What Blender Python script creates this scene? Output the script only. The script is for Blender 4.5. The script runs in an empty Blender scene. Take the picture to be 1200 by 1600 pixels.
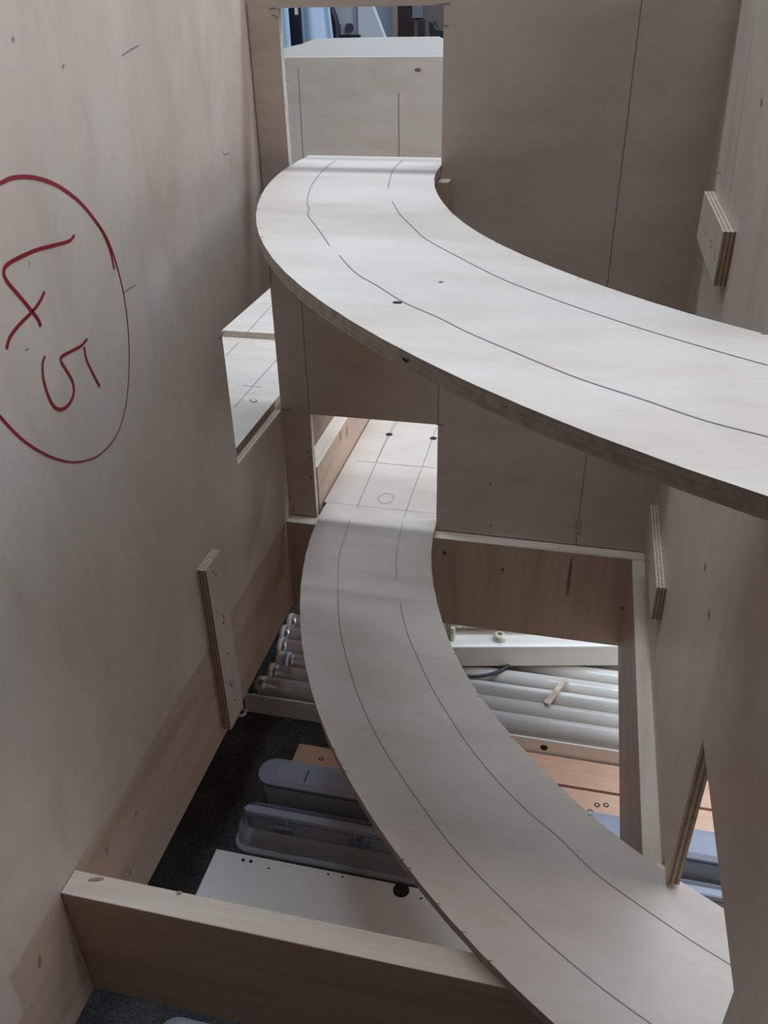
import bpy, bmesh, math, random
from mathutils import Vector, Matrix

random.seed(7)
scene = bpy.context.scene
COL = scene.collection

# ------------------------------------------------------------------ camera
FPX, PITCH, YAW, ROLL = 1315.46, .55178, -.2366, -.02116
CAM = Vector((.29482, -.86366, .56563))
cy_, sy_, cp_, sp_ = math.cos(YAW), math.sin(YAW), math.cos(PITCH), math.sin(PITCH)
FW = Vector((sy_*cp_, cy_*cp_, -sp_))
R0 = Vector((cy_, -sy_, 0)); U0 = R0.cross(FW)
RT = R0*math.cos(ROLL) + U0*math.sin(ROLL)
UP = U0*math.cos(ROLL) - R0*math.sin(ROLL)
cam_d = bpy.data.cameras.new('camera'); cam = bpy.data.objects.new('camera', cam_d); COL.objects.link(cam)
m3 = Matrix((RT, UP, -FW)).transposed()
cam.matrix_world = Matrix.Translation(CAM) @ m3.to_4x4()
cam_d.sensor_fit = 'VERTICAL'; cam_d.sensor_height = 32; cam_d.lens = FPX*32/1600; cam_d.clip_start = .01; cam_d.clip_end = 50
scene.camera = cam

# ------------------------------------------------------------------ world, lamps, exposure
world = bpy.data.worlds.new('World'); scene.world = world; world.use_nodes = True
bg = world.node_tree.nodes['Background']
bg.inputs[0].default_value = (1.0, .91, .84, 1); bg.inputs[1].default_value = .05

def area(name, loc, size, power, color, rot=(0, 0, 0)):
    d = bpy.data.lights.new(name, 'AREA'); d.shape = 'RECTANGLE'; d.size, d.size_y = size
    d.energy = power; d.color = color
    o = bpy.data.objects.new(name, d); o.location = loc; o.rotation_euler = rot; COL.objects.link(o); return o
area('ceiling_lamp', (.55, .42, 2.3), (4.4, .16), 81, (.61, .79, 1.0))
area('ceiling_lamp', (.55, 2.6, 2.3), (4.4, .16), 60, (.64, .775, 1.0))
area('ceiling_lamp', (2.9, -.3, 2.3), (.8, 3.0), 16, (.66, .79, 1.0))
area('ceiling_lamp', (.40, -.27, 2.3), (1.2, .16), 24, (.62, .79, 1.0))
area('side_fill', (2.7, -.2, .85), (2.2, 1.0), 42, (.86, .88, 1.0), (0, math.radians(72), 0))  # unseen fill light, added low on the right to brighten the floor

vs = scene.view_settings
vs.view_transform = 'Standard'; vs.look = 'None'; vs.gamma = 1; vs.exposure = -0.08; vs.use_curve_mapping = False

# ------------------------------------------------------------------ helpers
def ray(u, v): return FW + RT*((u-600)/FPX) - UP*((v-800)/FPX)
def on_x(u, v, x): r = ray(u, v); return CAM + r*((x-CAM.x)/r.x)
def on_y(u, v, y): r = ray(u, v); return CAM + r*((y-CAM.y)/r.y)
def on_z(u, v, z): r = ray(u, v); return CAM + r*((z-CAM.z)/r.z)

class MB:
    def __init__(s): s.v = []; s.f = []; s.m = []; s.sm = []
    def add(s, vs, fs, mi=0, smooth=False):
        o = len(s.v); s.v += [tuple(p) for p in vs]
        for f in fs: s.f.append([i+o for i in f]); s.m.append(mi); s.sm.append(smooth)
        return s
    def box(s, x0, x1, y0, y1, z0, z1, mi=0):
        vs = [(x, y, z) for x in (x0, x1) for y in (y0, y1) for z in (z0, z1)]
        return s.add(vs, [(0, 1, 3, 2), (4, 6, 7, 5), (0, 4, 5, 1), (2, 3, 7, 6), (0, 2, 6, 4), (1, 5, 7, 3)], mi)
    def ply_box(s, b, axis):                    # sheet faces get slot 0, cut edges slot 1
        x0, x1, y0, y1, z0, z1 = b
        vs = [(x, y, z) for x in (x0, x1) for y in (y0, y1) for z in (z0, z1)]
        F = {'x': [(0, 1, 3, 2), (4, 6, 7, 5)], 'y': [(0, 4, 5, 1), (2, 3, 7, 6)], 'z': [(0, 2, 6, 4), (1, 5, 7, 3)]}
        for k in 'xyz': s.add(vs, F[k], 0 if k == axis else 1)
        return s
    def prism(s, poly, fn, a, b, mi_cap=0, mi_side=0):   # poly of (p,q); fn(p,q,w) -> xyz
        n = len(poly)
        vs = [fn(p, q, a) for p, q in poly] + [fn(p, q, b) for p, q in poly]
        s.add(vs, [tuple(range(n))[::-1], tuple(range(n, 2*n))], mi_cap)
        s.add(vs, [(i, (i+1) % n, n+(i+1) % n, n+i) for i in range(n)], mi_side)
        return s
    def tube(s, pts, r, seg=12, mi=0, cap=True):
        pts = [Vector(p) for p in pts]; n = len(pts); rs = r if isinstance(r, (list, tuple)) else [r]*n
        vs = []; ref = None
        for i, p in enumerate(pts):
            d = (pts[min(i+1, n-1)]-pts[max(i-1, 0)]).normalized()
            if ref is None: ref = d.orthogonal().normalized()
            ref = (ref - d*ref.dot(d)).normalized(); b = d.cross(ref)
            for k in range(seg):
                a = 2*math.pi*k/seg; vs.append(p + (ref*math.cos(a)+b*math.sin(a))*rs[i])
        fs = [(i*seg+k, i*seg+(k+1) % seg, (i+1)*seg+(k+1) % seg, (i+1)*seg+k) for i in range(n-1) for k in range(seg)]
        s.add(vs, fs, mi, True)
        if cap: s.add(vs[:seg], [tuple(range(seg))[::-1]], mi); s.add(vs[-seg:], [tuple(range(seg))], mi)
        return s
    def ribbon(s, pts, nrm, w, lift=.00025, mi=0):       # a drawn line lying on a surface
        pts = [Vector(p) for p in pts]; n = len(pts); N = Vector(nrm); ws = w if isinstance(w, (list, tuple)) else [w]*n
        vs = []
        for i, p in enumerate(pts):
            d = (pts[min(i+1, n-1)]-pts[max(i-1, 0)]).normalized(); t = N.cross(d).normalized()
            vs += [p+N*lift-t*ws[i]/2, p+N*lift+t*ws[i]/2]
        return s.add(vs, [(2*i, 2*i+2, 2*i+3, 2*i+1) for i in range(n-1)], mi)
    def disc(s, c, nrm, rx, ry=None, lift=.0003, seg=20, mi=0, xdir=None):
        c = Vector(c); N = Vector(nrm).normalized(); a = Vector(xdir) if xdir else N.orthogonal().normalized(); b = N.cross(a); ry = ry or rx
        return s.add([c+N*lift+a*rx*math.cos(2*math.pi*k/seg)+b*ry*math.sin(2*math.pi*k/seg) for k in range(seg)], [tuple(range(seg))], mi)
    def build(s, name, mats, parent=None, bevel=0, **props):
        me = bpy.data.meshes.new(name); me.from_pydata(s.v, [], s.f)
        mats = mats if isinstance(mats, (list, tuple)) else [mats]
        for m in mats: me.materials.append(m)
        for p, mi, sm in zip(me.polygons, s.m, s.sm): p.material_index = mi; p.use_smooth = sm
        bm = bmesh.new(); bm.from_mesh(me); bmesh.ops.remove_doubles(bm, verts=bm.verts, dist=1e-6)
        bmesh.ops.recalc_face_normals(bm, faces=bm.faces) if props.pop('recalc', True) else None
        bm.to_mesh(me); bm.free()
        o = bpy.data.objects.new(name, me); COL.objects.link(o)
        if parent: o.parent = parent
        if bevel:
            b = o.modifiers.new('bevel', 'BEVEL'); b.width = bevel; b.segments = 2; b.limit_method = 'ANGLE'; b.angle_limit = math.radians(40)
        for k, v in props.items(): o[k] = v
        return o

def thing(name, label, cat, group=None, loc=(0, 0, 0)):
    o = bpy.data.objects.new(name, None); o.location = loc; o.empty_display_size = .02; COL.objects.link(o)
    o['label'] = label; o['category'] = cat
    if group: o['group'] = group
    return o

def smooth_path(pts, sub=6):                   # Catmull-Rom through the points
    P = [Vector(p) for p in pts]; out = []
    for i in range(len(P)-1):
        a, b, c, d = P[max(i-1, 0)], P[i], P[i+1], P[min(i+2, len(P)-1)]
        for k in range(sub):
            t = k/sub
            out.append(.5*((2*b)+(c-a)*t+(2*a-5*b+4*c-d)*t*t+(3*b-a-3*c+d)*t*t*t))
    out.append(P[-1]); return out

# ------------------------------------------------------------------ materials
def mat(name):
    m = bpy.data.materials.new(name); m.use_nodes = True; nt = m.node_tree
    return m, nt, nt.nodes['Principled BSDF']
def N(nt, typ, **kw):
    n = nt.nodes.new(typ)
    for k, v in kw.items():
        if k in n.inputs: n.inputs[k].default_value = v
        else: setattr(n, k, v)
    return n
def coords(nt, scale, rot=(0, 0, 0)):
    tc = N(nt, 'ShaderNodeTexCoord'); mp = N(nt, 'ShaderNodeMapping'); mp.inputs['Scale'].default_value = scale; mp.inputs['Rotation'].default_value = rot
    nt.links.new(tc.outputs['Object'], mp.inputs[0]); return mp.outputs[0]
def ramp(nt, fac, stops):
    r = N(nt, 'ShaderNodeValToRGB'); e = r.color_ramp.elements
    e[0].position, e[0].color = stops[0][0], (*stops[0][1], 1); e[1].position, e[1].color = stops[-1][0], (*stops[-1][1], 1)
    for p, c in stops[1:-1]: x = e.new(p); x.color = (*c, 1)
    nt.links.new(fac, r.inputs[0]); return r.outputs[0]
def mixc(nt, a, b, fac, mode='MIX'):
    m = N(nt, 'ShaderNodeMix'); m.data_type = 'RGBA'; m.blend_type = mode
    for s, i in ((a, 6), (b, 7)):
        if isinstance(s, tuple): m.inputs[i].default_value = (*s, 1)
        else: nt.links.new(s, m.inputs[i])
    if isinstance(fac, (int, float)): m.inputs[0].default_value = fac
    else: nt.links.new(fac, m.inputs[0])
    return m.outputs[2]
def noise(nt, vec, scale, detail=4, rough=.55, dist=0):
    n = N(nt, 'ShaderNodeTexNoise'); n.inputs['Scale'].default_value = scale; n.inputs['Detail'].default_value = detail
    n.inputs['Roughness'].default_value = rough; n.inputs['Distortion'].default_value = dist
    nt.links.new(vec, n.inputs['Vector']); return n.outputs['Fac']
def bump(nt, bsdf, h, strength, dist=.001):
    b = N(nt, 'ShaderNodeBump'); b.inputs['Strength'].default_value = strength; b.inputs['Distance'].default_value = dist
    nt.links.new(h, b.inputs['Height']); nt.links.new(b.outputs[0], bsdf.inputs['Normal'])

def plain(name, col, rough=.5, metal=0, spec=.5):
    m, nt, b = mat(name); b.inputs['Base Color'].default_value = (*col, 1); b.inputs['Roughness'].default_value = rough
    b.inputs['Metallic'].default_value = metal; b.inputs['Specular IOR Level'].default_value = spec; return m

def plywood(name, stretch, base=(.60, .482, .382), dark=(.53, .41, .318), light=(.645, .535, .438), rough=.45, rot=(0, 0, 0)):
    m, nt, b = mat(name)
    v = coords(nt, stretch, rot)
    g = noise(nt, v, 7, 5, .6, .6)
    c = ramp(nt, g, [(.25, dark), (.48, base), (.75, light)])
    v2 = coords(nt, tuple(s*3.2 for s in stretch), rot)
    f = noise(nt, v2, 22, 4, .6)
    c = mixc(nt, c, ramp(nt, f, [(.35, (.93, .92, .91)), (.6, (1, 1, 1))]), .5, 'MULTIPLY')
    cl = noise(nt, coords(nt, (1, 1, 1)), 3.2, 3, .5)
    c = mixc(nt, c, ramp(nt, cl, [(.3, (.90, .87, .86)), (.65, (1.0, 1.0, 1.0))]), .8, 'MULTIPLY')
    nt.links.new(c, b.inputs['Base Color'])
    b.inputs['Roughness'].default_value = rough; b.inputs['Specular IOR Level'].default_value = .4
    bump(nt, b, f, .05, .0004)
    return m

def ply_edge(name, axis, off, t=.009, layers=5, soft=0, tone=(.45, .345, .255)):
    m, nt, b = mat(name)
    tc = N(nt, 'ShaderNodeTexCoord'); sp = N(nt, 'ShaderNodeSeparateXYZ'); nt.links.new(tc.outputs['Object'], sp.inputs[0])
    a = N(nt, 'ShaderNodeMath', operation='SUBTRACT'); nt.links.new(sp.outputs['XYZ'.index(axis.upper())], a.inputs[0]); a.inputs[1].default_value = off
    q = N(nt, 'ShaderNodeMath', operation='MULTIPLY'); nt.links.new(a.outputs[0], q.inputs[0]); q.inputs[1].default_value = layers/t/2
    fr = N(nt, 'ShaderNodeMath', operation='FRACT'); nt.links.new(q.outputs[0], fr.inputs[0])
    c = ramp(nt, fr.outputs[0], [(0, (.60, .46, .33)), (.46, (.60, .46, .33)), (.52, (.30, .20, .135)), (.95, (.34, .235, .16)), (1, (.60, .46, .33))])
    if soft: c = mixc(nt, c, tone, soft)
    n = noise(nt, coords(nt, (1, 1, 1)), 160, 4, .7)
    c = mixc(nt, c, ramp(nt, n, [(.3, (.62, .58, .55)), (.65, (1, 1, 1))]), .8, 'MULTIPLY')
    nt.links.new(c, b.inputs['Base Color']); b.inputs['Roughness'].default_value = .8; bump(nt, b, n, .3, .0006)
    return m

def spruce(name, along, base=(.48, .335, .235), dark=(.43, .285, .19), light=(.52, .37, .265), sawn=False):
    m, nt, b = mat(name)
    st = {'x': (1.2, 14, 14), 'y': (14, 1.2, 14), 'z': (14, 14, 1.2)}[along]
    g = noise(nt, coords(nt, st), 3, 3, .5, 1.0)
    c = ramp(nt, g, [(.3, dark), (.46, base), (.62, light), (.8, base)])
    st2 = {'x': (2, 120, 120), 'y': (120, 2, 120), 'z': (120, 120, 2)}[along]
    f = noise(nt, coords(nt, st2), 3, 3, .6)
    c = mixc(nt, c, ramp(nt, f, [(.3, (.90, .87, .84)), (.65, (1, 1, 1))]), .5, 'MULTIPLY')
    # knots: small dark brown eyes
    ks = {'x': (7, 14, 14), 'y': (14, 7, 14), 'z': (14, 14, 7)}[along]
    vo = N(nt, 'ShaderNodeTexVoronoi'); vo.inputs['Scale'].default_value = 1.0; nt.links.new(coords(nt, ks), vo.inputs['Vector'])
    k = ramp(nt, vo.outputs['Distance'], [(.04, (1, 1, 1)), (.10, (0, 0, 0))])
    c = mixc(nt, c, (.25, .125, .06), mixc(nt, (0, 0, 0), (.75, .75, .75), k))
    nt.links.new(c, b.inputs['Base Color']); b.inputs['Roughness'].default_value = .75 if sawn else .55
    bump(nt, b, f, .5 if sawn else .12, .0008)
    return m

M = {}
M['ply_x'] = plywood('birch_plywood_side', (1, 3.0, 1.1), rot=(.5, 0, 0))
M['ply_y'] = plywood('birch_plywood_cross', (1.0, 1, 3.2))
M['ply_z'] = plywood('birch_plywood_track', (1.0, 3.4, 1))
M['edge_x'] = ply_edge('plywood_edge_side', 'x', -.0364)
M['edge_y'] = ply_edge('plywood_edge_cross_lit', 'y', 0, soft=.85, tone=(.68, .60, .52))  # pale tone paints in lamplight on the cut edges of the openings
M['edge_z'] = ply_edge('plywood_edge_track', 'z', 0, layers=6)
M['spr_x'] = spruce('spruce_cross', 'x'); M['spr_y'] = spruce('spruce_lengthways', 'y')
M['spr_xtop'] = spruce('spruce_sawn_cross', 'x', (.60, .46, .34), (.52, .38, .27), (.66, .52, .40), True)
M['spr_ytop'] = spruce('spruce_sawn_lengthways', 'y', (.60, .46, .34), (.52, .38, .27), (.66, .52, .40), True)
M['spr_back'] = spruce('spruce_upright_grain', 'z')
M['pencil'] = plain('pencil_graphite', (.17, .16, .155), .5)
M['red'] = plain('red_marker', (.25, .012, .018), .45)
M['bluepen'] = plain('blue_ink', (.02, .035, .16), .5)
M['hole'] = plain('dark_hole', (.012, .010, .009), .9)
M['knot'] = plain('brown_knot', (.20, .11, .06), .6)
M['soft_knot'] = plain('soft_brown_knot', (.29, .175, .11), .6)
M['screw'] = plain('steel_screw', (.35, .33, .30), .35, .9)
M['white_plastic'] = plain('white_plastic', (.76, .69, .59), .4)
M['cream_plastic'] = plain('cream_plastic', (.70, .64, .48), .4)
M['enamel'] = plain('white_enamel', (.84, .76, .66), .28)
M['tube'] = plain('white_tube_glass', (.76, .69, .60), .10)
M['alu'] = plain('aluminium_cap', (.55, .56, .58), .28, 1)
M['greyblue'] = plain('grey_blue_plastic', (.34, .345, .385), .42)
M['greydark'] = plain('grey_gasket', (.09, .095, .11), .6)
M['black'] = plain('black_rubber', (.02, .02, .022), .5)
M['tan'] = spruce('planed_tan_wood', 'x', (.70, .42, .27), (.62, .36, .22), (.74, .46, .30))
M['coat'] = plain('light_blue_cloth', (.44, .51, .60), .85)
M['navy'] = plain('navy_cloth', (.012, .014, .03), .9)
M['machine'] = plain('white_painted_housing', (.52, .50, .54), .4)
M['door'] = plain('dark_brown_door', (.045, .025, .018), .5)
M['frame'] = plain('beige_door_frame', (.42, .33, .24), .6)
M['wallpaint'] = plain('grey_blue_paint', (.36, .41, .45), .8)
M['rose'] = plain('rose_brown_panel', (.17, .12, .11), .6)

def clear_plastic():
    m, nt, b = mat('clear_plastic'); out = nt.nodes['Material Output']
    tr = N(nt, 'ShaderNodeBsdfTransparent'); tr.inputs[0].default_value = (.86, .87, .88, 1)
    b.inputs['Base Color'].default_value = (.90, .89, .88, 1); b.inputs['Roughness'].default_value = .12
    fr = N(nt, 'ShaderNodeLayerWeight'); fr.inputs[0].default_value = .35
    mp = N(nt, 'ShaderNodeMapRange'); mp.inputs[3].default_value = .38; mp.inputs[4].default_value = .85
    nt.links.new(fr.outputs['Facing'], mp.inputs[0])
    mx = N(nt, 'ShaderNodeMixShader'); nt.links.new(mp.outputs[0], mx.inputs[0]); nt.links.new(tr.outputs[0], mx.inputs[1]); nt.links.new(b.outputs[0], mx.inputs[2])
    nt.links.new(mx.outputs[0], out.inputs[0]); return m
M['clear'] = clear_plastic()

def carpet():
    m, nt, b = mat('dark_carpet')
    f = noise(nt, coords(nt, (1, 1, 1)), 420, 3, .7); g = noise(nt, coords(nt, (1, 1, 1)), 14, 4, .6)
    c = ramp(nt, f, [(.3, (.032, .030, .029)), (.7, (.125, .118, .110))])
    c = mixc(nt, c, ramp(nt, g, [(.4, (.7, .7, .7)), (.7, (1.35, 1.3, 1.25))]), .8, 'MULTIPLY')
    vo = N(nt, 'ShaderNodeTexVoronoi'); vo.inputs['Scale'].default_value = 75; nt.links.new(coords(nt, (1, 1, 1)), vo.inputs['Vector'])
    k = ramp(nt, vo.outputs['Distance'], [(.045, (1, 1, 1)), (.075, (0, 0, 0))])
    c = mixc(nt, c, (.40, .36, .32), k)
    nt.links.new(c, b.inputs['Base Color']); b.inputs['Roughness'].default_value = .95; b.inputs['Specular IOR Level'].default_value = .1
    bump(nt, b, f, .8, .002); return m
M['carpet'] = carpet()

# ------------------------------------------------------------------ setting
XL, XR, T = -.0364, .40, .009
ZF, ZB, ZT = -.26, -.128, .607           # floor, underside of the boards, top of the panels
YN = -1.02                                # near end of the side panels

MB().box(-3, 4, -2.5, 4.2, ZF-.05, ZF).build('floor', M['carpet'], kind='structure', label='dark speckled carpet floor under the plywood frame', category='floor')
MB().box(-3, 4, 4.2, 4.3, ZF, 2.6).build('wall_back', M['wallpaint'], kind='structure', label='grey blue room wall far behind the upper opening', category='wall')

# ------------------------------------------------------------------ plywood panels
def cut_panel(us, vs, holes, fn, a, b):
    """sheet over the grid us x vs with rectangular holes; fn(u,v,w) -> xyz"""
    us = sorted(set(us)); vs = sorted(set(vs)); mb = MB()
    def solid(i, j):
        if not (0 <= i < len(us)-1 and 0 <= j < len(vs)-1): return False
        u, v = (us[i]+us[i+1])/2, (vs[j]+vs[j+1])/2
        return not any(h[0] < u < h[1] and h[2] < v < h[3] for h in holes)
    for i in range(len(us)-1):
        for j in range(len(vs)-1):
            if not solid(i, j): continue
            u0, u1, v0, v1 = us[i], us[i+1], vs[j], vs[j+1]
            P = [fn(u, v, w) for w in (a, b) for u, v in ((u0, v0), (u1, v0), (u1, v1), (u0, v1))]
            mb.add(P, [(0, 3, 2, 1), (4, 5, 6, 7)], 0)
            for (di, dj), f in (((0, -1), (0, 1, 5, 4)), ((1, 0), (1, 2, 6, 5)), ((0, 1), (2, 3, 7, 6)), ((-1, 0), (3, 0, 4, 7))):
                if not solid(i+di, j+dj): mb.add(P, [f], 1)
    return mb

PW = .0007                                # pencil line width
def pencil(parent, pts, nrm, w=PW, name='pencil_line', m='pencil', lift=.00025):
    return MB().ribbon(pts, nrm, w, lift).build(name, M[m], parent, recalc=False)

# --- left panel (faces +x)
lp = cut_panel([YN, -.14, 0], [.0006, .146, .293, ZT], [(-.14, .01, .146, .293)], lambda u, v, w: (w, u, v), XL-T, XL).build(
    'plywood_panel', [M['ply_x'], M['edge_x']], label='left plywood panel marked with a circled red 45', category='panel')
LN = (1, 0, 0)
def lstroke(pxs, w, sub=6, name='marker_stroke'):
    pts = smooth_path([on_x(u, v, XL) for u, v in pxs], sub); n = len(pts)
    if isinstance(w, (list, tuple)):
        ws = []
        for i in range(n):
            t = i/(n-1)*(len(w)-1); k = min(int(t), len(w)-2); ws.append(w[k]+(w[k+1]-w[k])*(t-k))
    else: ws = w
    return MB().ribbon(pts, LN, ws, .0003).build(name, M['red'], lp, recalc=False, label='red marker stroke')
Z2 = lambda L: [(x/3.2, 240+y/3.2) for x, y in L]
lstroke([(-60, 345), (-45, 315)]+Z2([(-70, 185), (0, 148), (60, 122), (130, 116), (200, 127), (270, 152), (340, 195), (410, 255), (475, 335), (525, 410), (560, 490), (590, 585), (615, 690), (632, 800), (643, 930), (645, 1060), (638, 1180), (622, 1290), (590, 1390), (545, 1460), (480, 1515), (390, 1542), (300, 1532), (200, 1490), (100, 1420), (0, 1315), (-70, 1220)])+[(-45, 590), (-66, 530), (-74, 465), (-72, 400), (-61, 348)],
        [.0022, .0024, .0026, .0026, .0024, .0012, .0010, .0010, .0011, .0018, .0022, .0024, .0024], name='marker_ring')
lstroke(Z2([(478, 335), (515, 400), (548, 480), (571, 578)]), .0019, name='marker_ring_tail')
lstroke(Z2([(371, 406), (345, 436), (270, 458), (180, 482), (90, 522), (35, 555), (17, 592), (35, 640), (90, 705), (160, 790), (190, 830), (203, 864)]), [.0020, .0024, .0026, .0026, .0028], name='marker_digit_four')
lstroke(Z2([(221, 690), (200, 735), (160, 790), (100, 850), (50, 915), (31, 976)]), [.0022, .0024, .0026], name='marker_digit_four_bar')
lstroke(Z2([(435, 925), (405, 960), (350, 990), (308, 1015), (305, 1040), (335, 1090), (362, 1140), (368, 1190), (355, 1235), (325, 1270), (292, 1278), (262, 1255), (235, 1195), (215, 1120), (212, 1050), (224, 1012)]), [.0020, .0022, .0023, .0025, .0026, .0023, .0019], name='marker_digit_five')
lstroke(Z2([(420, 966), (432, 1030), (462, 1095), (498, 1165)]), [.0020, .0021, .0024], name='marker_digit_five_bar')
# small blemishes on the left panel
bl = MB()
for u, v, r in ((20, 61, .0022), (99, 103, .0018), (371, 75, .0014), (353, 171, .0010), (175, 247, .0010), (275, 261, .0009), (377, 437, .0012), (46, 411, .0012), (199, 188, .0009), (325, 380, .0008)):
    bl.disc(on_x(u, v, XL), LN, r*.75, r*.5, seg=10)
bl.build('blemish', plain('faint_blemish', (.30, .225, .175), .6), lp, recalc=False, kind='stuff')
for pts in ([(347, 236), (351, 242), (358, 239)], [(190, 87), (205, 77), (216, 71)], [(193, 457), (203, 450), (212, 445)], [(39, 547), (45, 545)]):
    pencil(lp, [on_x(u, v, XL) for u, v in pts], LN, .0007, 'scratch')
pencil(lp, [on_x(u, v, XL) for u, v in ((341, 530), (346, 526), (349, 519))], LN, .0012)

def holes(parent, pts, nrm, r=.0014, name='screw_hole'):
    for p in pts: MB().disc(p, nrm, r, seg=12).build(name, M['hole'], parent, recalc=False)

edge_cl = ply_edge('plywood_edge_left_cleat', 'x', XL, .0095, 6)
edge_cr = ply_edge('plywood_edge_right_cleat', 'x', XR-T, .009, 6)
cl = MB().ply_box((XL, XL+.0095, -.2625, -.2255, -.116, .097), 'x').build('cleat', [M['ply_x'], edge_cl], lp, label='upright plywood cleat over the panel joint')
xf = XL+.0095
holes(cl, [on_x(u, v, xf) for u, v in ((333, 894), (337, 898), (349, 963), (349, 973), (356, 1022), (367, 1094))], LN)
MB().ribbon([on_x(u, v, xf) for u, v in ((359, 1063), (360, 1070), (363, 1072), (365, 1062))], LN, .0016).build('ink_mark', M['bluepen'], cl, recalc=False)
cn = MB().ply_box((XL, XL+.0095, -.66, -.6165, -.026, .19), 'x').build('cleat', [M['ply_x'], edge_cl], lp, label='upright plywood cleat at the near end')

# --- back panel (faces -y)
bp = cut_panel([XL, -.0045, -.0012, .1512, .1522, XR+T], [.0012, .144, .411, .556, ZT],
               [(-.0012, .1522, -.01, .144), (-.0045, .1512, .411, .556)], lambda u, v, w: (u, w, v), 0, T).build(
    'plywood_panel', [M['ply_y'], M['edge_y']], label='back plywood panel with two rectangular track openings', category='panel')
BN = (0, -1, 0)
pencil(bp, [(.321, 0, ZT), (.3211, 0, .3), (.321, 0, .036)], BN)
pencil(bp, [(.3212, 0, .012), (.3212, 0, .001)], BN, .0012)
pencil(bp, [(-.0022, 0, .36), (-.0018, 0, .25), (-.0015, 0, .144)], BN, .0007)
pencil(bp, [(.1522, 0, .36), (.1523, 0, .144)], BN, .0007)
pencil(bp, [(.1510, 0, .144), (.1580, 0, .1445)], BN, .0012)
pencil(bp, [(-.0250, 0, .1475), (-.0400+.004, 0, .1475)], BN, .0014)
for p, q in (((-.013, .5555), (-.006, .5560)), ((.146, .5562), (.157, .5572)), ((-.0045, .548), (-.0105, .551)), ((.1512, .54), (.1560, .5395))):
    pencil(bp, [(p[0], 0, p[1]), (q[0], 0, q[1])], BN, .0010)
pencil(bp, [(-.035, 0, .56), (-.0348, 0, .30)], BN, .0009)
# "600" pencilled upwards beside the line
def glyph(g, ox, oz, s):
    G = {'6': [(.75, .95), (.45, .85), (.2, .5), (.2, .2), (.45, .02), (.7, .15), (.72, .38), (.5, .5), (.22, .35)],
         '0': [(.5, 1), (.22, .8), (.18, .4), (.35, .05), (.62, .05), (.8, .4), (.78, .8), (.5, 1)]}[g]
    pts = smooth_path([Vector((ox-q*s, 0, oz+p*s*.8)) for p, q in G], 4)
    return MB().ribbon(pts, BN, .0007).build('pencil_digit', M['pencil'], bp, recalc=False)
for k, g in enumerate('600'): glyph(g, .3255, .0155+k*.0068, .0078)
holes(bp, [on_y(767, 756, 0), on_y(766, 821, 0)], BN, .0011, 'nail_hole')
for u, v, a, b_ in ((482, 707, .0012, .002), (484, 716, .001, .002), (486, 746, .0012, .003), (459, 796, .001, .003), (453, 776, .001, .002)):
    MB().disc(on_y(u, v, 0), BN, a, b_, seg=10, xdir=(1, 0, 0)).build('chipped_edge', M['knot'], bp, recalc=False)
MB().box(.006, .1615, -.018, 0, .372, .4105).build('support_batten', M['spr_x'], bp, bevel=.001)

# --- right panel (faces -x)
rp = cut_panel([YN, -.635, -.613, -.45, -.425, 0], [.0004, .012, .16, .405, .57, ZT],
               [(-.635, -.425, -.01, .012), (-.613, -.45, 0, .16), (-.635, -.425, .405, .57)], lambda u, v, w: (w, u, v), XR, XR+T).build(
    'plywood_panel', [M['ply_x'], ply_edge('plywood_edge_right', 'x', XR)], label='right plywood panel with two small cleats on it', category='panel')
RN = (-1, 0, 0)
edge_cl2 = edge_cr
for (y0, y1, z0, z1), hp, lab in (((-.2045, -.058, .3765, .4155), ((1096, 340), (1096, 346), (1103, 354), (1103, 364), (1112, 377), (1111, 386), (1118, 394), (1117, 405)), 'upper plywood cleat above the upper track board'),
                                  ((-.2075, -.058, .0635, .1000), ((1012, 828), (1015, 858), (1017, 893), (1020, 930)), 'lower plywood cleat below the upper track board')):
    c = MB().ply_box((XR-T, XR, y0, y1, z0, z1), 'x').build('cleat', [M['ply_x'], edge_cl2], rp, label=lab)
    holes(c, [on_x(u, v, XR-T) for u, v in hp], RN, .0011)
pencil(rp, [on_x(u, v, XR) for u, v in ((1180, 20), (1166, 120), (1147, 260), (1136, 328))], RN, .0006)
for u, v in ((1102, 886), (1108, 960), (1190, 160)):
    MB().disc(on_x(u, v, XR), RN, .003, .0016, seg=12).build('knot', M['knot'], rp, recalc=False)
pencil(rp, smooth_path([on_x(u, v, XR) for u, v in ((1120, 272), (1124, 270), (1127, 276), (1126, 286))]), RN, .0006)

# ------------------------------------------------------------------ spruce boards of the underframe
def board(b, mats, label, top=True, group='spruce boards of the underframe'):
    mb = MB(); x0, x1, y0, y1, z0, z1 = b
    vs_ = [(x, y, z) for x in (x0, x1) for y in (y0, y1) for z in (z0, z1)]
    mb.add(vs_, [(0, 1, 3, 2), (4, 6, 7, 5), (0, 4, 5, 1), (2, 3, 7, 6)], 0); mb.add(vs_, [(0, 2, 6, 4), (1, 5, 7, 3)], 1)
    return mb.build('spruce_board', mats, None, bevel=.0008, label=label, category='board', group=group)
board((XL-.02, XL, YN, -.0165, ZB, -.0003), [M['spr_y'], M['spr_ytop']], 'knotty spruce board running along beneath the left plywood panel')
lb = [o for o in bpy.data.objects if o.name == 'spruce_board'][0]
for u, v, a, b_ in ((305, 1098, .003, .0020), (212, 1272, .004, .0015), (167, 1328, .004, .0015), (203, 1363, .0035, .002), (275, 1138, .0015, .001), (62, 1502, .005, .002)):
    MB().disc(on_x(u, v, XL), LN, a, b_, seg=14, xdir=(0, .3, .95)).build('knot', M['soft_knot'], lb, recalc=False)
board((.386, XR+T, YN, -.0165, ZB, -.0003), [M['spr_y'], M['spr_ytop']], 'spruce board running along beneath the right plywood panel')
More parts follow.
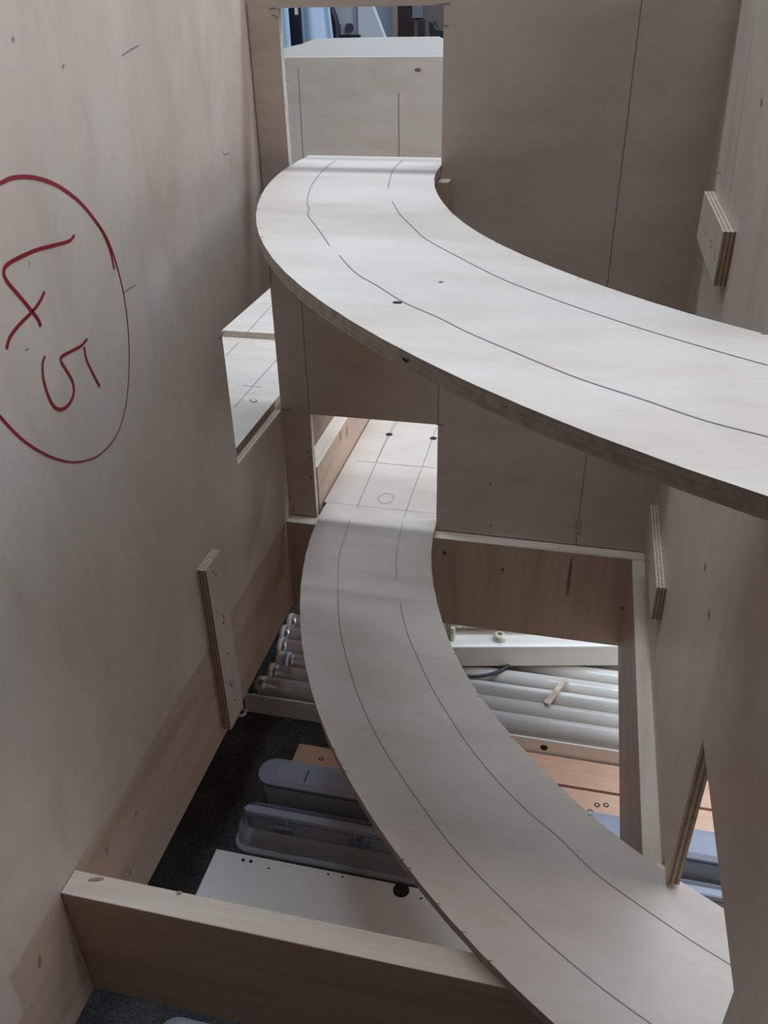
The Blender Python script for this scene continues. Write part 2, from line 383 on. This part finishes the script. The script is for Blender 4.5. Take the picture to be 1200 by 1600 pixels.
bb = board((XL-.02, XR+T, -.016, T, -.132, -.0003), [M['spr_back'], M['spr_xtop']], 'spruce board crossing beneath the back plywood panel')
MB().disc((.166, -.016, -.021), BN, .003, seg=16).disc((.166, -.016, -.021), BN, .0012, lift=.0005, mi=1).build('screw', [M['screw'], M['hole']], bb, recalc=False)
for x, z, a, b_ in ((.238, -.036, .0028, .0022), (.385, -.072, .0045, .0022), (.318, -.035, .0022, .030)):
    MB().disc((x, -.016, z), BN, a, b_, seg=16, xdir=(1, 0, 0)).build('knot', M['knot'], bb, recalc=False)
fb = board((XL, .386, -.5443, -.5243, ZB, -.0003), [M['spr_x'], M['spr_xtop']], 'spruce board crossing in front, nearest of the cross boards')
for u, v, a in ((150, 1374, .006), (280, 1395, .0022)):
    MB().disc(on_z(u, v, 0), (0, 0, 1), a, .0016, seg=14, xdir=(.95, .3, 0)).build('knot', M['soft_knot'], fb, recalc=False)

# board beyond the back panel, beside the straight track board
fr_ = board((-.0205, -.0005, .012, .545, -.07, .0665), [M['spr_y'], M['spr_ytop']], 'spruce board seen through the lower opening, left of the straight track board')
for u, v in ((542, 674), (532, 681)):
    MB().disc(on_x(u, v, -.0005), (1, 0, 0), .008, .0035, seg=14, xdir=(0, 0, 1)).build('knot', M['soft_knot'], fr_, recalc=False)

# ------------------------------------------------------------------ curved track boards
def curved(name, label, cx, cy, r0, r1, ztop, t1, ylead):
    n = 96; rnd = random.Random(name+label); mb = MB()
    outer = [(cx-r0, ylead)]; inner = [(cx-r1, ylead)]
    for i in range(n+1):
        a = math.radians(t1)*i/n
        w0 = .0005*math.sin(i*.16+1)+.0001*math.sin(i*1.7)+rnd.uniform(-.0001, .0001); w1 = .0005*math.sin(i*.2)+.0001*math.sin(i*1.3)+rnd.uniform(-.0001, .0001)
        outer.append((cx-(r0+w0)*math.cos(a), cy-(r0+w0)*math.sin(a))); inner.append((cx-(r1+w1)*math.cos(a), cy-(r1+w1)*math.sin(a)))
    m = len(outer); zb = ztop-T
    V = [(x, y, ztop) for x, y in outer]+[(x, y, ztop) for x, y in inner]+[(x, y, zb) for x, y in outer]+[(x, y, zb) for x, y in inner]
    mb.add(V, [(i, i+1, m+i+1, m+i) for i in range(m-1)]+[(2*m+i, 3*m+i, 3*m+i+1, 2*m+i+1) for i in range(m-1)], 0)
    mb.add(V, [(i, 2*m+i, 2*m+i+1, i+1) for i in range(m-1)]+[(m+i, m+i+1, 3*m+i+1, 3*m+i) for i in range(m-1)]+[(0, m, 3*m, 2*m), (m-1, 2*m-1+2*m, 3*m-1, 2*m-1)][:1]+[(m-1, 3*m-1, 4*m-1, 2*m-1)], 1)
    e = ply_edge('plywood_edge_curved', 'z', zb, T, 6, .82, (.47, .385, .31))
    o = mb.build(name, [M['ply_z'], e], None, label=label, category='track board', group='curved plywood track boards')
    return o, outer, inner
ZU, ZL = .422, .009
up_, uo, ui = curved('curved_track_board', 'pale curved plywood track board, the upper and brighter one', .7056, .0123, .7035, .5548, ZU, 71, .047)
lo_, lo, li = curved('curved_track_board', 'curved plywood track board near the floor, the lower and greyer one', .6918, .0165, .6864, .5398, ZL, 71, .024)
ZN = (0, 0, 1)
def zl(parent, px, z, w=PW, sub=5): return pencil(parent, smooth_path([on_z(u, v, z) for u, v in px], sub), ZN, w)
zl(up_, [(524, 251), (507, 264), (490, 285), (483, 300), (480, 317), (483, 327), (481, 337), (495, 355), (515, 384)], ZU)
zl(up_, [(530, 399), (555, 426), (590, 447), (630, 472), (684, 496), (732, 520), (800, 549), (900, 590), (1000, 623), (1100, 657), (1200, 683), (1300, 712)], ZU)
zl(up_, [(629, 251), (614, 266), (606, 295)], ZU)
zl(up_, [(613, 315), (625, 335), (645, 355), (666, 374), (715, 401), (780, 434), (835, 456), (900, 480), (1000, 513), (1100, 543), (1200, 571), (1300, 596)], ZU)
zl(lo_, [(547, 813), (536, 847), (529, 876), (528, 910), (528, 942), (532, 987), (542, 1030), (556, 1077), (572, 1117), (595, 1162), (625, 1210), (673, 1279), (707, 1323), (747, 1367), (787, 1407), (838, 1457), (880, 1494), (943, 1546), (1016, 1599), (1100, 1655)], ZL)
zl(lo_, [(629, 818), (622, 847), (619, 876), (620, 906)], ZL)
zl(lo_, [(625, 942), (635, 985), (650, 1022), (672, 1070), (702, 1120), (735, 1169), (778, 1221), (827, 1270), (869, 1305), (922, 1357), (967, 1392), (1030, 1436), (1090, 1476), (1134, 1503), (1200, 1545)], ZL)
MB().disc(on_z(621, 473, ZU), ZN, .0028, .0020, seg=14, xdir=(1, 0, 0)).build('knot', M['hole'], up_, recalc=False)
MB().disc(on_z(689, 441, ZU), ZN, .0014, .0014, seg=12, xdir=(1, 0, 0)).build('knot', M['knot'], up_, recalc=False)
# saw tear-out along the cut edges
def tears(parent, edge, z, side, idx, name='tear_out'):
    mb = MB()
    for i in idx:
        x, y = edge[i]; L = random.uniform(.002, .006); w = random.uniform(.0003, .0008)
        s = side*L
        mb.add([(x, y-w, z+.00025), (x, y+w, z+.00025), (x+s, y+w*.2, z+.00025)], [(0, 1, 2)])
    mb.build(name, M['knot'], parent, recalc=False, kind='stuff')
tears(up_, ui, ZU, -1, [12, 30, 33, 45, 58, 62, 75]); tears(up_, uo, ZU, 1, [18, 21, 26, 33, 36])
tears(lo_, li, ZL, -1, [19, 38, 46, 47, 55, 64, 69]); tears(lo_, lo, ZL, 1, [48, 50, 51, 62, 63, 67, 70, 73])
MB().disc(on_z(640, 560, ZU-.004)+Vector((-.001, -.002, 0)), (-.7, -.7, 0), .0028, .0009, seg=12, lift=.001, xdir=(.7, -.7, 0)).build('edge_knot', M['hole'], up_, recalc=False)

# ------------------------------------------------------------------ straight track boards beyond the openings
sb = MB().ply_box((.0012, .1525, .0245, .50, 0, T), 'z').build('straight_track_board', [M['ply_z'], M['edge_z']], None, label='straight plywood track board seen through the lower opening', category='track board', group='straight plywood track boards')
for L in ([(558, 793), (571, 762), (588, 722), (604, 685), (618.5, 658)], [(632, 808), (643, 774), (660, 729), (674, 690), (682, 668)], [(557, 720), (620, 726), (680, 731)]):
    zl(sb, L, ZL, .0008, 3)
zl(sb, [(588, 722), (606, 685), (622, 658)], ZL, .0006, 3)
ce = on_z(603, 779, ZL)
pencil(sb, [ce+Vector((.010*math.cos(a*.3), .013*math.sin(a*.3), 0)) for a in range(22)], ZN, .0007, 'pencil_ring')
for u, v in ((608, 679), (677, 685)):
    p = on_z(u, v, ZL); MB().disc(p, ZN, .0052, seg=20).build('drilled_hole', M['hole'], sb, recalc=False)
# left of the left panel
ZS = .1545
s2 = MB().ply_box((-.204, -.0462, -.42, .40, ZS-T, ZS), 'z').build('straight_track_board', [M['ply_z'], ply_edge('plywood_edge_side_track', 'z', ZS-T)], None, label='plywood track board seen through the notch, under the overlapping board end', category='track board', group='straight plywood track boards')
for L, w in (([(365, 638), (398, 600), (435, 559)], .0009), ([(353, 556), (373, 535)], .0009), ([(379, 602), (395, 604), (410, 605)], .0007)):
    zl(s2, L, ZS, w, 3)
MB().disc(on_z(396, 626, ZS), ZN, .004, .006, seg=14).disc(on_z(396, 626, ZS), ZN, .0028, .0045, seg=14, lift=.0005, mi=1).build('knot', [M['knot'], M['ply_z']], s2, recalc=False)
s3 = MB().ply_box((-.204, -.0462, .205, .75, ZS, ZS+T), 'z').build('straight_track_board', [M['ply_z'], M['enamel']][:1]+[ply_edge('plywood_edge_pale', 'z', ZS, T, 2, .9, (.64, .55, .45))], None, label='plywood track board lying on top, farther back through the notch', category='track board', group='straight plywood track boards')
for L in ([(384, 522), (404, 500), (424, 477)], [(408, 475), (423, 475)]): zl(s3, L, ZS+T, .0009, 3)
MB().disc(on_y(413, 532, .205), BN, .004, .0016, seg=12, xdir=(1, 0, 0)).build('knot', M['knot'], s3, recalc=False)
# trestle that carries the boards outside the left panel
sup = MB().box(-.19, -.17, -.40, .70, ZF, ZS-T-.0002).build('support_board', M['spr_y'], None, label='upright spruce board carrying the track boards beyond the notch', category='board')

# ------------------------------------------------------------------ panels of the neighbouring module
yf = .80
fz = on_y(560, 89, yf).z
f1 = MB().ply_box((-.32, XR, yf, yf+T, ZF, fz), 'y').build('plywood_panel', [M['ply_y'], ply_edge('plywood_edge_far_lit', 'y', yf, T, 2, .9, (.74, .68, .62))], None, label='plywood panel standing behind the upper opening, with two pencil lines', category='panel')  # edge colour lightened so the top edge looks brightly lit
pencil(f1, [on_y(u, v, yf) for u, v in ((466, 108), (470, 180), (474, 250))], BN, .0012)
pencil(f1, [on_y(u, v, yf) for u, v in ((623, 145), (623.5, 250))], BN, .0016)
MB().disc(on_y(653, 109, yf), BN, .006, .003, seg=14, xdir=(1, 0, 0)).build('knot', M['knot'], f1, recalc=False)
yg = 1.15
P2 = [on_y(u, v, yg) for u, v in ((415, 88), (447, 74), (470, 69), (487, 62.5), (520, 60), (600, 58.5), (684, 57.5), (690, 60.5), (712, 60.5))]
poly = [(P2[0].x, ZF)]+[(p.x, p.z) for p in P2]+[(P2[-1].x, ZF)]
MB().prism(poly, lambda p, q, w: (p, w, q), yg, yg+.012).build('plywood_panel', M['enamel'], None, label='pale board with a sloping top corner farthest behind the upper opening', category='panel')

# ------------------------------------------------------------------ lights stored on the floor
TR = .013
def lamp_tube(xa, xb, y, z, label, cover='white', ink=False):
    t = thing('fluorescent_tube', label, 'tube', 'loose fluorescent tubes on the floor', (0, 0, 0))
    cl_ = .016
    cv = .018 if ink else .0068
    MB().tube([(xa+cv+.007, y, z), (xb-.014, y, z)], TR, 24).build('glass', M['tube'], t)
    for a, b in ((xa+cv-.001, xa+cv+.0075), (xb-.0145, xb-.006)):
        MB().tube([(a, y, z), (b, y, z)], TR+.0002, 24).build('metal_cap', M['alu'], t)
    for a, b in ((xa, xa+cv), (xb-.0068, xb)):
        MB().tube([(a, y, z), (a+.001, y, z), (b, y, z)], [TR-.001, TR+.0012, TR+.0012], 24).build('end_cover', M['white_plastic'], t)
    if ink: MB().tube([(xa+.010, y, z), (xa+.016, y, z)], TR+.0016, 24, cap=False).build('blue_print', plain('pale_blue_print', (.30, .45, .62), .5), t)
    return t
tz = ZF+TR+.0012
for xa, y, lab, ink in ((-.0849, .078, 'white fluorescent tube on the floor, farthest in the row', False), (-.0862, .0495, 'white fluorescent tube, second farthest in the row', False),
                   (-.0811, .0209, 'white fluorescent tube in the middle of the row', False), (-.0726, -.0076, 'white fluorescent tube with a pale blue end mark', True),
                   (-.0759, -.0345, 'white fluorescent tube nearest the fixture with the round hole', False)):
    lamp_tube(xa, xa+1.2, y, tz, lab, ink=ink)

# batten fixture nearest: tray with its own tube
bt = thing('batten_light', 'white batten light with tube and a round black hole in its side', 'light fixture', 'batten lights on the floor')
prof = [(-.099, ZF), (-.099, ZF+.0325), (-.0965, ZF+.0325), (-.0965, ZF+.0025), (-.0525, ZF+.0025), (-.0525, ZF+.010), (-.050, ZF+.010), (-.050, ZF)]
MB().prism(prof, lambda p, q, w: (w, p, q), -.088, 1.12).build('channel', M['enamel'], bt, bevel=.0008)
MB().tube([(-.066, -.073, ZF+.0265), (1.09, -.073, ZF+.0265)], TR, 24).build('glass', M['tube'], bt)
for a in (-.078, 1.09): MB().tube([(a, -.073, ZF+.0265), (a+.014, -.073, ZF+.0265)], TR+.0003, 24).build('metal_cap', M['alu'], bt)
for a in (-.084, 1.105): MB().box(a, a+.008, -.085, -.061, ZF+.0025, ZF+.014).build('lamp_holder', M['white_plastic'], bt, bevel=.001)
hp = on_y(850, 1168, -.099); MB().disc(hp, BN, .0046, seg=20).build('round_hole', M['hole'], bt, recalc=False)

# batten fixture lying askew on the tubes
ub = thing('batten_light', 'white batten light lying askew on top of the tubes', 'light fixture', 'batten lights on the floor')
A = on_z(735, 1043, ZF+.027); B = on_z(969, 1042, ZF+.027)
ang = math.atan2(B.y-A.y, B.x-A.x); ub.location = (A.x, A.y, ZF+.0285); ub.rotation_euler = (0, 0, ang)
MB().box(-.055, .9, 0, .058, 0, .036).build('channel', M['enamel'], ub, bevel=.002)
MB().tube([(-.012, .040, .052), (.86, .040, .052)], TR, 24).build('glass', M['tube'], ub)
MB().tube([(-.020, .040, .052), (-.010, .040, .052)], TR+.0003, 24).build('metal_cap', M['alu'], ub)
MB().box(-.030, -.021, .018, .054, .036, .068).box(-.028, -.023, .012, .018, .036, .058).build('lamp_holder', M['cream_plastic'], ub, bevel=.001)
s = MB().tube([(.040, .016, .036), (.040, .016, .042), (.040, .016, .045)], [.0085, .0085, .006], 20).build('starter', M['cream_plastic'], ub)
MB().disc((.040, .016, .045), ZN, .0035).build('starter_slot', M['knot'], s, recalc=False)
MB().box(.86, .87, .018, .054, .036, .068).build('lamp_holder', M['cream_plastic'], ub, bevel=.001)

zc = ZF+2*TR+.004
MB().tube(smooth_path([on_z(u, v, zc) for u, v in ((690, 1044), (718, 1055), (745, 1057), (768, 1053), (785, 1046), (800, 1036))]), .0024, 10).build('black_cable', M['black'], None, label='short loop of black cable on the white tubes', category='cable')
p0, p1 = on_z(853, 1102, zc), on_z(884, 1062, zc); d = (p1-p0); n_ = Vector((-d.y, d.x, 0)).normalized()*.0035
MB().add([p0-n_*1.1, p0+n_*1.1, p1+n_*.6, p1-n_*.6]+[q+Vector((0, 0, .004)) for q in (p0-n_*1.1, p0+n_*1.1, p1+n_*.6, p1-n_*.6)],
         [(0, 3, 2, 1), (4, 5, 6, 7), (0, 1, 5, 4), (1, 2, 6, 5), (2, 3, 7, 6), (3, 0, 4, 7)]).build('wood_offcut', M['spr_xtop'], None, label='thin wooden offcut strip lying across the white tubes', category='offcut')

# tan planks
k1 = MB().box(.13, 1.2, -.1440, -.1015, ZF, ZF+.0105).build('wooden_plank', M['tan'], None, bevel=.0006, label='tan wooden plank next to the batten light with the round hole', category='plank', group='tan planks on the floor')
k2 = MB().box(.004, 1.1, -.1905, -.1475, ZF, ZF+.0100).build('wooden_plank', M['tan'], None, bevel=.0006, label='tan wooden plank with screw holes beside the grey blue light', category='plank', group='tan planks on the floor')
for u, v in ((502, 1186), (933, 1258), (947, 1258), (922, 1268)):
    p = on_z(u, v, ZF+.01); MB().disc(p, ZN, .0032, seg=16).disc(p, ZN, .0018, seg=12, lift=.0005, mi=1).build('screw_hole', [M['hole'], M['tan']], k2, recalc=False)

# weatherproof luminaires: grey blue tray, clear cover
def rounded(x0, x1, y0, y1, r, seg=6):
    out = []
    for cx, cy, a0 in ((x1-r, y1-r, 0), (x0+r, y1-r, 90), (x0+r, y0+r, 180), (x1-r, y0+r, 270)):
        for k in range(seg+1): a = math.radians(a0+90*k/seg); out.append((cx+r*math.cos(a), cy+r*math.sin(a)))
    return out
def loft(rings, cap_top=True, cap_bot=True, smooth=True):
    mb = MB(); n = len(rings[0]); V = [p for r in rings for p in r]
    mb.add(V, [(i*n+k, i*n+(k+1) % n, (i+1)*n+(k+1) % n, (i+1)*n+k) for i in range(len(rings)-1) for k in range(n)], 0, smooth)
    if cap_bot: mb.add(rings[0], [tuple(range(n))[::-1]])
    if cap_top: mb.add(rings[-1], [tuple(range(n))])
    return mb
def ring(x0, x1, y0, y1, r, z): return [(x, y, z) for x, y in rounded(x0, x1, y0, y1, r)]
gA = thing('weatherproof_light', 'grey blue light with clear cover standing beside the tan plank', 'light fixture', 'weatherproof lights on the floor')
xa, xb = -.010, 1.1; ya, yb = -.2545, -.2200
loft([ring(xa+.010, xb-.012, ya+.010, yb-.004, .009, ZF+.0005), ring(xa+.002, xb-.004, ya+.006, yb, .014, ZF+.012), ring(xa, xb, ya+.001, yb, .016, ZF+.053)], cap_top=False).build('clear_cover', M['clear'], gA)
loft([ring(xa-.001, xb+.001, ya-.001, yb+.001, .017, ZF+.053), ring(xa-.001, xb+.001, ya-.001, yb+.001, .017, ZF+.0555)], smooth=False).build('gasket', M['greydark'], gA)
tA = loft([ring(xa-.002, xb+.002, ya-.002, yb+.002, .018, ZF+.0555), ring(xa-.002, xb+.002, ya-.002, yb+.002, .018, ZF+.0590), ring(xa+.022, xb-.016, ya+.003, yb-.007, .006, ZF+.0625)], smooth=False).build('tray', M['greyblue'], gA, bevel=.001)
MB().box(.046, .0475, ya+.006, ya+.022, ZF+.0620, ZF+.0645).build('tray_clip', M['greydark'], tA)
MB().box(xa+.03, xb-.05, ya+.010, yb-.008, ZF+.034, ZF+.048).build('gear_tray', plain('grey_gear_tray', (.35, .35, .36), .4), gA, bevel=.001)
MB().prism([(-.2165, ZF+.0005), (-.2165, ZF+.032), (-.2120, ZF+.036), (-.2040, ZF+.036), (-.2000, ZF+.032), (-.1925, ZF+.026), (-.1920, ZF+.0005)], lambda p, q, w: (w, p, q), .028, 1.05).build(
    'fixture_reflector', M['enamel'], None, bevel=.001, label='white metal reflector behind the grey blue light', category='reflector')

gB = thing('weatherproof_light', 'grey blue light with square latches and a low clear cover', 'light fixture', 'weatherproof lights on the floor')
xa, xb = -.008, 1.1
loft([ring(xa-.002, xb, -.2985, -.266, .012, ZF+.033), ring(xa+.002, xb, -.2955, -.276, .009, ZF+.0495)], smooth=False).build('tray', M['greyblue'], gB)
loft([ring(xa+.003, xb, -.2945, -.279, .007, ZF+.0495), ring(xa+.003, xb, -.2945, -.279, .007, ZF+.0530)], smooth=False).build('gasket', M['greydark'], gB)
loft([ring(xa-.001, xb, -.2972, -.288, .0045, ZF+.0530), ring(xa-.001, xb, -.2972, -.288, .0045, ZF+.0590), ring(xa+.001, xb-.002, -.2958, -.2892, .0030, ZF+.0600)], smooth=False).build('tray_lip', M['greyblue'], gB)
loft([ring(xa-.014, xb, -.3040, -.264, .016, ZF+.0066), ring(xa-.014, xb, -.3035, -.264, .016, ZF+.022), ring(xa-.008, xb, -.3010, -.265, .013, ZF+.036)], cap_top=False, cap_bot=False).build('clear_cover', M['clear'], gB)
loft([ring(xa-.018, xb, -.3085, -.262, .018, ZF+.0005), ring(xa-.018, xb, -.3085, -.262, .018, ZF+.0045), ring(xa-.015, xb, -.3045, -.264, .016, ZF+.0066)], cap_top=False).build('cover_rim', M['clear'], gB)
for u in (443, 563):
    p = on_y(u, 1297, -.298); lt = MB().box(p.x-.011, p.x+.012, -.3010, -.2955, ZF+.030, ZF+.045).build('latch', plain('grey_blue_latch', (.17, .19, .25), .5), gB, bevel=.001)
    for dx in (-.006, .005): MB().box(p.x+dx-.001, p.x+dx+.001, -.2990, -.2940, ZF+.045, ZF+.0525).build('hinge_pin', M['greyblue'], lt)

# white sheet metal cover
pl = MB().box(-.031, 1.15, -.4650, -.3300, ZF, ZF+.030).build('metal_cover', M['enamel'], None, bevel=.0008, label='long white sheet metal cover with a round black hole', category='cover')
zp = ZF+.030
def zh(u, v, r, par=pl, z=zp): MB().disc(on_z(u, v, z), ZN, r, seg=24, lift=.0003).build('round_hole', M['hole'], par, recalc=False)
zh(627, 1391, .0085)
for u, v in ((380, 1344), (392, 1346)): zh(u, v, .0020)
for u, v in ((420, 1357), (513, 1366), (535, 1370), (658, 1404), (501, 1357)): zh(u, v, .0012)
# plastic case below the front board
gD = thing('weatherproof_light', 'translucent light cover below the front cross board', 'light fixture', 'weatherproof lights on the floor')
xa, xb = -.004, 1.0
loft([ring(xa+.008, xb, -.595, -.515, .012, ZF+.0005), ring(xa, xb, -.60, -.51, .015, ZF+.030)], cap_top=False).build('clear_cover', M['clear'], gD)
loft([ring(xa-.002, xb+.002, -.603, -.507, .016, ZF+.030), ring(xa-.002, xb+.002, -.603, -.507, .016, ZF+.036), ring(xa+.010, xb-.01, -.592, -.518, .012, ZF+.041)]).build('tray', M['greyblue'], gD)
# small white plastic ring by the left board
pr_ = on_z(377, 1115, ZF)
MB().tube([pr_+Vector((.006*math.cos(a*math.pi/8), .006*math.sin(a*math.pi/8), .0022)) for a in range(17)], .0022, 8, cap=False).build('plastic_ring', M['white_plastic'], None, label='small white plastic ring on the carpet by the left board', category='ring')

# ------------------------------------------------------------------ beyond: coat, machine, door, chair
yc = 1.7
def bx(u, y): return on_y(u, 40, y).x
x0, x1, x2, x3, x4 = bx(437, yc), bx(452, yc), bx(475, yc), bx(489, yc), bx(505, yc)
coat = thing('work_coat', 'light blue coat hanging open over dark cloth', 'coat', None, (0, 0, 0))
def cloth(xs_top, xs_bot, yoff, z0, z1, name, m, thick=.006):
    n = 14; mb = MB(); rows = 10; V = []
    for r in range(rows+1):
        t = r/rows; z = z1+(z0-z1)*t
        for k in range(n+1):
            s = k/n; x = (xs_top[0]*(1-t)+xs_bot[0]*t)*(1-s)+(xs_top[1]*(1-t)+xs_bot[1]*t)*s
            V.append((x, yc+yoff+.012*math.sin(s*9+t*1.5)+.03*abs(s-.5), z))
    mb.add(V, [(r*(n+1)+k, r*(n+1)+k+1, (r+1)*(n+1)+k+1, (r+1)*(n+1)+k) for r in range(rows) for k in range(n)], 0, True)
    o = mb.build(name, m, coat); so = o.modifiers.new('solid', 'SOLIDIFY'); so.thickness = thick; return o
cloth((x0-.10, x1), (x0-.14, x1+.012), -.03, .28, 1.05, 'left_front', M['coat'])
cloth((x2-.006, x3+.010), (x2+.004, x4+.055), -.04, .28, 1.05, 'right_front', M['coat'])
cloth((x0-.06, x3-.01), (x0-.08, x4-.01), .05, .10, 1.08, 'dark_lining', M['navy'])
loft([[(x1+.02+a*math.cos(q*math.pi/6), yc+.02+b*math.sin(q*math.pi/6), z) for q in range(12)] for a, b, z in ((.16, .06, 1.0), (.15, .06, 1.10), (.06, .05, 1.15))]).build('collar', M['coat'], coat)
MB().box(bx(466, yc)-.004, bx(466, yc)+.004, yc-.012, yc-.004, on_y(466, 23, yc).z, on_y(466, 10, yc).z).build('zip_pull', M['white_plastic'], coat)
MB().tube([(x1, yc+.09, ZF), (x1, yc+.09, 1.2)], .015, 12).build('stand_pole', M['black'], coat)

ym = 2.3
def P(u, v, y=ym): return on_y(u, v, y)
mc = thing('machine_housing', 'white machine housing with black hose and round knob', 'machine')
xa_, xb_ = P(480, 40).x, P(560, 40).x
MB().box(xa_, xb_, ym, ym+.06, ZF, 1.0).build('body', M['machine'], mc, bevel=.004)
a, b = P(561.5, 40).x, [P(u, v) for u, v in ((585, 10), (604, 60))]
dx = (b[1].x-b[0].x)/(b[1].z-b[0].z)
poly = [(a, ZF), (b[1].x+dx*(ZF-b[1].z)*.2, ZF), (b[1].x, b[1].z), (b[0].x, b[0].z), (a+.004, b[0].z+(b[0].x-a-.004)/abs(dx)), (a, b[0].z+(b[0].x-a-.004)/abs(dx))]
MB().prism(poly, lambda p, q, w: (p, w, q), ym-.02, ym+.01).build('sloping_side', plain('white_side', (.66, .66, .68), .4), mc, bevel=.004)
MB().tube(smooth_path([P(u, v, ym-.06) for u, v in ((511, -20), (516, 10), (522, 28), (525, 45), (526, 65), (525, 90))]), .013, 12).build('hose', M['black'], mc)
kx = P(547, 43, ym); MB().tube([kx, kx+Vector((0, -.015, 0))], .013, 20).build('knob', plain('grey_knob', (.06, .06, .08), .4), mc)
z0, z1 = P(540, 62).z, P(540, 54).z
MB().box(P(500, 58).x, P(566, 58).x, ym-.03, ym, z0, z1).build('base_rail', M['black'], mc)
MB().box(P(500, 45).x, P(513, 45).x, ym-.09, ym, P(505, 47).z, P(505, 36).z).build('bracket', M['greydark'], mc, bevel=.004)
MB().box(P(528, 45).x, P(533, 45).x, ym-.02, ym, P(505, 55).z, P(505, 38).z).build('hinge', M['greydark'], mc)

yd = 4.14
dr = thing('door_1', 'dark brown door with beige frame on the far wall', 'door'); dr['kind'] = 'structure'
u0, u1, u2, u3 = on_y(613, 40, yd).x, on_y(621, 40, yd).x, on_y(640, 40, yd).x, on_y(646, 40, yd).x
MB().box(u0, u1, yd, 4.2, ZF, 1.8).build('frame', M['frame'], dr); MB().box(u1, u3, yd+.02, 4.2, ZF, 1.8).build('leaf', M['door'], dr)
ysh = 3.2
cb = thing('storage_cabinet', 'rose brown cabinet standing right of the dark door', 'cabinet')
c0, c1, c2 = on_y(647, 40, ysh).x, on_y(657, 40, ysh).x, on_y(720, 40, ysh).x
MB().box(c0, c2, ysh, ysh+.4, ZF, 1.1).build('body', M['rose'], cb, bevel=.004)
MB().box(c0+.02, c1+.02, ysh-.012, ysh, ZF+.1, on_y(650, 30, ysh).z).build('door_panel', M['door'], cb, bevel=.003)
MB().box(c0-.005, c0+.04, ysh-.012, ysh, on_y(650, 28, ysh).z, 1.0).build('pane', plain('pale_pane', (.20, .20, .23), .3), cb)
ych = 2.2
ch = thing('office_chair', 'black office chair back at the right edge of the upper opening', 'chair')
q = [on_y(u, v, ych) for u, v in ((669, 34), (676, 33), (681, 44), (700, 48), (700, 64), (672, 62))]
MB().prism([(p.x, p.z) for p in q], lambda p, qq, w: (p, w, qq), ych, ych+.06).build('armrest', M['black'], ch, bevel=.004)
sx = on_y(705, 40, ych).x
MB().box(sx-.10, sx+.35, ych+.05, ych+.5, .18, .26).build('seat', M['black'], ch, bevel=.02)
MB().box(sx-.05, sx+.30, ych+.46, ych+.52, .26, .75).build('backrest', M['black'], ch, bevel=.02)
MB().tube([(sx+.12, ych+.27, ZF+.05), (sx+.12, ych+.27, .20)], .025, 12).build('column', M['black'], ch)
for k in range(5):
    a = k*2*math.pi/5; MB().tube([(sx+.12, ych+.27, ZF+.07), (sx+.12+.25*math.cos(a), ych+.27+.25*math.sin(a), ZF+.025)], [.022, .014], 10).build('leg', M['black'], ch)
